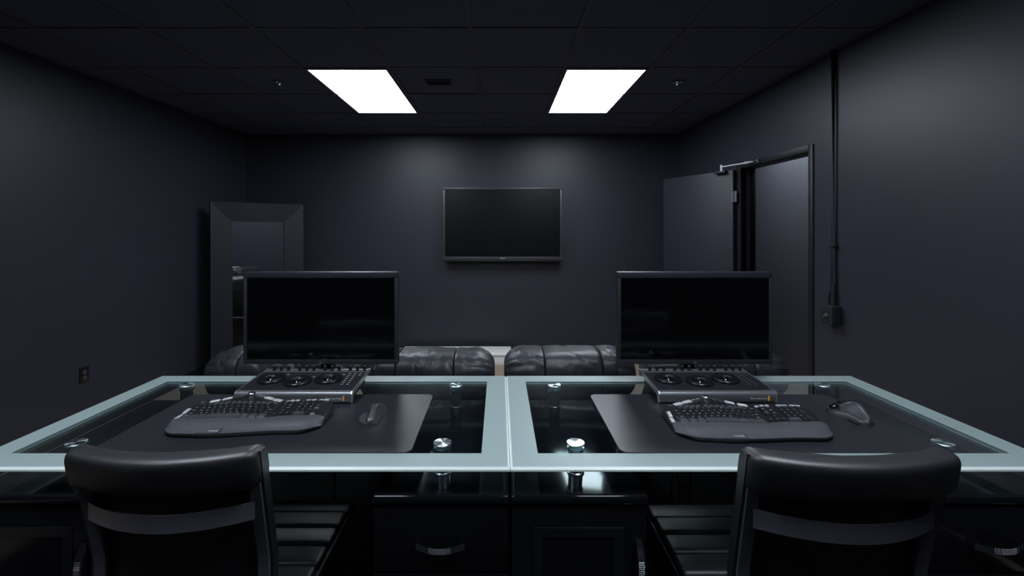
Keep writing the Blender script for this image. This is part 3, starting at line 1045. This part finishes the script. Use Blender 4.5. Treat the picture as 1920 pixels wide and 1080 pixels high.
def keyboard(cx, y0, rz, label):
    t = thing('keyboard', label, 'keyboard', (cx, y0, MATZ), rz, 'curved keyboards')
    t.scale = (1, 1.075, 1)
    bm = bmesh.new(); kgrid(bm, -KHW, KHW, 0, 1, 60, 24, 0); obj('body', bm, 'plastic', t, True, angle=50)
    bm = bmesh.new(); kgrid(bm, -KHW * .992, KHW * .992, .012, palm_end, 80, 12, .0022, skirt=True, zb=.0045); pr = obj('palm_rest', bm, 'palm', t, True, angle=50)
    # logo tab on the palm rest
    lx_ = -.066
    tab = [(lx_ - .042, .002), (lx_ + .020, .002), (lx_ + .021, .020), (lx_ + .016, .024), (lx_ - .010, .024)]
    bm = bmesh.new()
    gx, gy = lx_ - .006, .012
    for kk, zz in ((1.09, .0030),):
        bm.faces.new([bm.verts.new((gx + (x - gx) * kk, gy + (y - gy) * kk + kfront(x) + .002, kz(x, y + kfront(x) + .002) + zz)) for x, y in tab])
    obj('logo_groove', bm, 'plastic', pr)
    bm = bmesh.new()
    lo = [bm.verts.new((x, y + kfront(x) + .002, kz(x, y + kfront(x) + .002) + .0010)) for x, y in tab]
    hi = [bm.verts.new((x, y + kfront(x) + .002, kz(x, y + kfront(x) + .002) + .0036)) for x, y in tab]
    bm.faces.new(hi); n = len(tab)
    for i in range(n): bm.faces.new((lo[i], lo[(i + 1) % n], hi[(i + 1) % n], hi[i]))
    obj('logo_tab', bm, 'palm', pr)
    yl = kfront(lx_) + .012
    mt = Matrix.Translation((lx_ + .002, yl, kz(lx_, yl) + .0046)) @ Matrix.Rotation(.55, 4, 'X')
    bm = bmesh.new(); bm_text(bm, 'logitech', .0090, mt); obj('logo', bm, 'print', pr)
    leg = bmesh.new()

    def key(x, y, wx, wy, ch=None, kind='key', h=.0068, dz=.0, rot=0):
        k = bpy.data.objects.new('key', key_mesh(kind)); C.objects.link(k); k.parent = t
        z = kz(x, y) + dz
        k.location = (x, y, z - .0015); k.scale = (wx, wy, h); 
        ty = math.atan2(kz(x, y + .006) - kz(x, y - .006), .012)
        tx_ = -math.atan2(kz(x + .006, y) - kz(x - .006, y), .012)
        k.rotation_euler = (ty, tx_, rot)
        if ch:
            m_ = Matrix.Translation(k.location) @ k.rotation_euler.to_matrix().to_4x4() @ Matrix.Translation((-wx * .08, wy * .04, h + .0003))
            bm_text(leg, ch, .0062 if len(ch) == 1 else .0046, m_)

    ROWY = [.0920, .1090, .1255, .1420, .1585]
    G = .0022
    def row(ri, x, specs, kind='key'):
        for wd, ch in specs:
            wx = wd * PX
            xc = x + wx / 2
            key(xc, krow_y(xc, ROWY[ri]), wx - G, .0165 - G, ch, kind)
            x += wx
    X0 = -.2045
    row(4, X0, [(1, c) for c in '`1234567890-='] + [(2, 'Bksp')])
    row(3, X0, [(1.5, 'Tab')] + [(1, c) for c in 'QWERTYUIOP[]'] + [(1.5, '\\')])
    row(2, X0, [(1.75, 'Caps')] + [(1, c) for c in "ASDFGHJKL;'"] + [(2.25, 'Enter')])
    row(1, X0, [(2.25, 'Shift')] + [(1, c) for c in 'ZXCVBNM,./'] + [(2.75, 'Shift')])
    # bottom row: bigger, grey, with the long space bar
    x = X0 + .002
    for wd, ch in ((1.45, 'Ctrl'), (1.35, 'o'), (1.35, 'Alt'), (5.6, None), (1.35, 'Alt'), (1.35, 'Fn'), (1.45, 'Ctrl')):
        wx = wd * PX; xc = x + wx / 2
        key(xc, krow_y(xc, ROWY[0]) - .002, wx - .0018, .0205, ch, 'keygrey', .0058, .0022)
        x += wx
    # function row
    x = X0
    key(x + .007, krow_y(x, .1755), .014, .010, 'Esc', 'keygrey', .005)
    for gq in range(3):
        for k in range(4):
            xc = X0 + .034 + gq * .075 + k * .0172 + .006
            key(xc, krow_y(xc, .1755), .0148, .0098, 'F%d' % (gq * 4 + k + 1), 'keygrey', .005)
    # navigation block
    for c in range(2):
        for r_ in range(3):
            if (c, r_) == (0, 1):
                continue
            if (c, r_) == (0, 2):
                key(.0815, .1500, .0165, .0325, 'Del', 'key')
            else:
                key(.0815 + c * .0185, .1255 + 0 + r_ * .0165, .0162, .0143, ('End', 'PgDn', 'Hm')[r_] if c else 'In', 'key')
    for xx, yy_, ch in ((.0905, .1085, '^'), (.0725, .0935, '<'), (.0905, .0935, 'v'), (.1085, .0935, '>')):
        key(xx, yy_, .0160, .0128, ch, 'key')
    # number pad
    pad = [['Nm', '/', '*', '-'], ['7', '8', '9', None], ['4', '5', '6', None], ['1', '2', '3', None], ['0', None, '.', None]]
    for r_, rw in enumerate(pad):
        for c, ch in enumerate(rw):
            if ch is None: continue
            xx, yy_ = .1335 + c * .0182, .1600 - r_ * .0165
            if ch == '0': key(xx + .0091, yy_, .0342, .0143, ch, 'keygrey')
            else: key(xx, yy_, .0160, .0143, ch, 'key')
    key(.1335 + 3 * .0182, .1600 - 1.5 * .0165, .0160, .0308, '+', 'key')
    key(.1335 + 3 * .0182, .1600 - 3.5 * .0165, .0160, .0308, None, 'key')
    # small silver keys above the right blocks
    for xx in (.074, .090, .106):
        key(xx, .1775, .0125, .0075, None, 'keylight', .004)
    for xx in (.142, .160, .184, .200):
        key(xx, .1765, .0155, .0065, None, 'keylight', .004)
    # large media keys behind the main block and on the left edge
    for xx, rr_, wx in ((-.167, .30, .030), (-.134, .22, .030), (.002, -.22, .030), (.036, -.30, .030)):
        key(xx, kback(xx) - .0165, wx, .0150, None, 'keylight', .0045, 0, rr_)
    for xx, yy_ in ((-.2165, .128), (-.2195, .096)):
        key(xx, yy_, .0115, .027, None, 'keylight', .0042, .0005, -.05)
    for xx in (-.108, -.092, -.040, -.024):
        for q in (0, 1):
            key(xx, kback(xx) - .013 - q * .011, .0135, .0065, None, 'keygrey', .0035)
    obj('key_legends', leg, 'print', t)['kind'] = 'stuff'
    yk = kback(-.066) - .018
    bm = bmesh.new(); bm_lathe(bm, [(.0125, 0), (.0128, .004), (.0105, .0085), (.006, .0105), (.001, .011)], 20)
    obj('dial', bm, 'steel', t, True, loc=(-.066, yk, kz(-.066, yk)), angle=60)
    return t


keyboard(-.760, 1.309, .03, 'black curved keyboard on the left desk mat')
keyboard(.738, 1.272, -.035, 'black curved keyboard on the right desk mat')

# ================================================================ TRACKBALL MICE
def trackball_mouse(cx, cy, rz, label, ball=True):
    t = thing('trackball_mouse' if ball else 'computer_mouse', label, 'mouse', (cx, cy, MATZ), rz)
    t.scale = (1, 1, 1) if ball else (.92, .92, .95)
    L = .142
    bm = bmesh.new()
    secs = []
    n = 22
    for i in range(n + 1):
        v = i / n                      # 0 near the user, 1 front
        y = -L / 2 + L * v
        endk = math.sqrt(max(0.0, 1 - (2 * v - 1) ** 6)) * .96 + .04
        xr = (.026 + .012 * math.sin(PI * min(1, v * 1.1))) * endk
        xl = -(.022 + .030 * math.exp(-((v - .62) / .26) ** 2)) * endk
        H = (.014 + .032 * math.exp(-((v - .42) / .30) ** 2)) * (.55 + .45 * endk)
        if not ball:
            xl = -(.024 + .024 * math.exp(-((v - .26) / .20) ** 2)) * endk
            xr = (.027 + .004 * math.cos(2 * PI * v)) * endk
            H = (.012 + .030 * math.exp(-((v - .48) / .36) ** 2)) * (.5 + .5 * endk)
        row = []
        m_ = 20
        for j in range(m_ + 1):
            u = j / m_
            x = xl + (xr - xl) * u
            # ridge to the right, low flange to the left
            b = sm(.10, .62, u) * (1 - sm(.72, 1.0, u) * .80)
            if not ball:
                w0 = .10 + .30 * math.exp(-((v - .26) / .22) ** 2)
                b = sm(w0, w0 + .22, u) * (1 - sm(.78, 1.0, u) * .75)
            fl = .36 * sm(0, .08, u) * (1 - sm(.9, 1, u))
            z = H * max(b, fl) + .004
            row.append((x, y, z))
        row.append((xr, y, .0)); row.append((xl, y, .0))
        secs.append(row)
    bm_loft(bm, secs)
    obj('shell', bm, 'mouse', t, True, angle=60)
    if ball:
        bm = bmesh.new(); bmesh.ops.create_uvsphere(bm, u_segments=24, v_segments=14, radius=.0145)
        obj('ball', bm, 'ball', t, True, loc=(-.026, .028, .0185), angle=180)
        bm = bmesh.new(); bm_lathe(bm, [(.017, 0), (.0195, .002), (.0185, .005), (.0155, .006)], 24)
        obj('ball_socket', bm, 'plastic', t, True, loc=(-.026, .028, .0165), rot=(0, -.35, 0))
    bm = bmesh.new(); bm_lathe(bm, [(.009, -.003), (.0095, 0), (.009, .003)], 18)
    obj('scroll_wheel', bm, 'plastic', t, True, loc=(.010, .046, .024), rot=(0, PI / 2, 0))
    bm = bmesh.new(); bm_box(bm, -.030, .030, -.060, .060, -.0, .004, .001, 1); obj('foot_plate', bm, 'plastic', t)
    return t


p = at(702, 783, MATZ); trackball_mouse(p.x, p.y + .0, -.05, 'dark computer mouse with a thumb rest on the left desk mat', False)
p = at(1592, 781, MATZ); trackball_mouse(p.x, p.y, .10, 'dark trackball mouse on the right desk mat')

# ================================================================ OFFICE CHAIRS
def chair(cx, cy, rz, dz, label):
    """local: -y is the back (towards the camera), +y the front of the seat"""
    t = thing('office_chair', label, 'chair', (cx, cy, .0062), rz, 'office chairs at the desks')
    HW = .209
    zt = .955 + dz
    def plan(x, k): return -k * (1 - (x / HW) ** 2)
    def lean(z):    # posts lean forward going down, then drop straight
        return .062 * min(1, (zt - z) / .30)
    # top roll
    bm = bmesh.new()
    secs = []
    nx = 40
    for i in range(nx + 1):
        u = i / nx * 2 - 1
        x = u * (HW + .010)
        e = 1 - max(0, (abs(u) - .93) / .07) ** 2.5 * .30
        yc = plan(x * .95, .046) + .012
        row = []
        for j in range(28):
            a = 2 * PI * j / 28
            ca, sa = math.cos(a), math.sin(a)
            px = math.copysign(abs(ca) ** .6, ca) * .034 * e
            pz = math.copysign(abs(sa) ** .48, sa) * .046 * e
            n_ = noise.noise(Vector((x * 14, a * 2, cx * 9))) * .0012
            row.append((x, yc + px + n_ + (.046 - pz) * .2, zt - .048 + pz + n_))
        secs.append(row)
    bm_loft(bm, secs); obj('top_roll', bm, 'leather', t, True, angle=180)
    # sling back
    bm = bmesh.new()
    secs = []
    for i in range(13):
        u = i / 12 * 2 - 1
        x = u * (HW - .006)
        row = []
        zz = [zt - .075 - k * (zt - .075 - .50 - dz) / 14 for k in range(15)]
        for z in zz: row.append((x, lean(z) + plan(x, .018) + .022, z))
        for z in reversed(zz): row.append((x, lean(z) + plan(x, .018) + .036, z))
        secs.append(row)
    bm_loft(bm, secs); obj('back_sling', bm, 'leather', t, True)
    for k in range(6):
        z1_ = zt - .11 - k * .062
        bm = bmesh.new(); bm_box(bm, -HW + .012, HW - .012, 0, .022, -.028, .028, .010, 3)
        obj('back_channel', bm, 'leather', t, True, loc=(0, lean(z1_) + .034, z1_), rot=(.12, 0, 0))
    # side posts: flat bars with a bend, running down under the seat
    for s in (-1, 1):
        pts, nr = [], []
        for z in (zt - .050, zt - .10, zt - .20, zt - .285, zt - .315, .56 + dz, .47 + dz):
            y = lean(z) + .004
            pts.append((s * (HW - .010), y, z)); nr.append(Vector((0, 1, 0)))
        pts += [(s * (HW - .010), .10, .440 + dz), (s * (HW - .010), .40, .435 + dz)]
        nr += [Vector((0, .6, .8)).normalized(), Vector((0, 0, 1))]
        bm = bmesh.new(); bm_strip(bm, pts, nr, Vector((.030, 0, 0)), .014)
        bmesh.ops.bevel(bm, geom=bm.edges[:], offset=.002, segments=1, affect='EDGES')
        obj('side_post', bm, 'darkmetal', t, True, angle=30)
        bm = bmesh.new()
        pts = [(s * (HW + .008), lean(z) + .014, z) for z in (zt - .010, zt - .05, zt - .12, zt - .30, zt - .36)]
        bm_strip(bm, pts, [Vector((0, 1, 0))] * 5, Vector((.008, 0, 0)), .026)
        obj('side_trim', bm, 'leather', t, True)
    # curved cross bar
    pts, nr = [], []
    for i in range(21):
        u = i / 20 * 2 - 1
        x = u * (HW - .014)
        pts.append((x, plan(x, .062) + lean(zt - .155) + .004, zt - .160)); nv = Vector((2 * .062 * x / HW / HW * -1, 1, 0)).normalized(); nr.append(nv)
    bm = bmesh.new(); bm_strip(bm, pts, nr, Vector((0, 0, .040)), .005); obj('cross_bar', bm, 'darkmetal', t, True, angle=30)
    # seat: transverse channels
    zs = .500 + dz
    bm = bmesh.new(); bm_box(bm, -.26, .26, .06, .58, zs - .045, zs - .020, .010, 2); obj('seat_shell', bm, 'leather', t, True)
    for k in range(6):
        y0_ = .085 + k * .083
        z_ = zs - .010 - (.010 if k == 5 else 0)
        bm = bmesh.new(); bm_box(bm, -.255, .255, y0_, y0_ + .080, z_ - .018, z_ + .018, .014, 4); obj('seat_channel', bm, 'leather', t, True)
    # pedestal
    bm = bmesh.new(); bm_box(bm, -.10, .10, .20, .42, zs - .085, zs - .044, .008, 2); obj('mechanism', bm, 'plastic', t, True)
    bm = bmesh.new(); bm_cyl(bm, (0, .30, 0), .026, .10, zs - .085, 20); obj('gas_column', bm, 'chrome', t, True)
    for k in range(5):
        a = 2 * PI * k / 5 + .3
        d_ = Vector((math.cos(a), math.sin(a), 0))
        c0 = Vector((0, .30, 0))
        bm = bmesh.new(); bm_tube(bm, [c0 + Vector((0, 0, .125)), c0 + d_ * .15 + Vector((0, 0, .11)), c0 + d_ * .27 + Vector((0, 0, .085))], [.026, .020, .015], 10)
        lg = obj('base_leg', bm, 'chrome', t, True)
        bm = bmesh.new()
        for q in (-1, 1):
            secs = []
            for h in (-.009, .009):
                off = c0 + d_ * .27 + Vector((-d_.y, d_.x, 0)) * (q * .014 + h) + Vector((0, 0, .028))
                secs.append([off + d_ * (.028 * math.cos(2 * PI * m_ / 16)) + Vector((0, 0, .028 * math.sin(2 * PI * m_ / 16))) for m_ in range(16)])
            bm_loft(bm, secs)
        bm_cyl(bm, tuple(c0 + d_ * .27), .006, .028, .09, 8)
        obj('caster', bm, 'plastic', lg, True)
    return t


chair(-.770, 1.052, 0.0, .068, 'black leather office chair at the left glass desk')
chair(.746, .968, 0.0, .102, 'black leather office chair at the right glass desk')
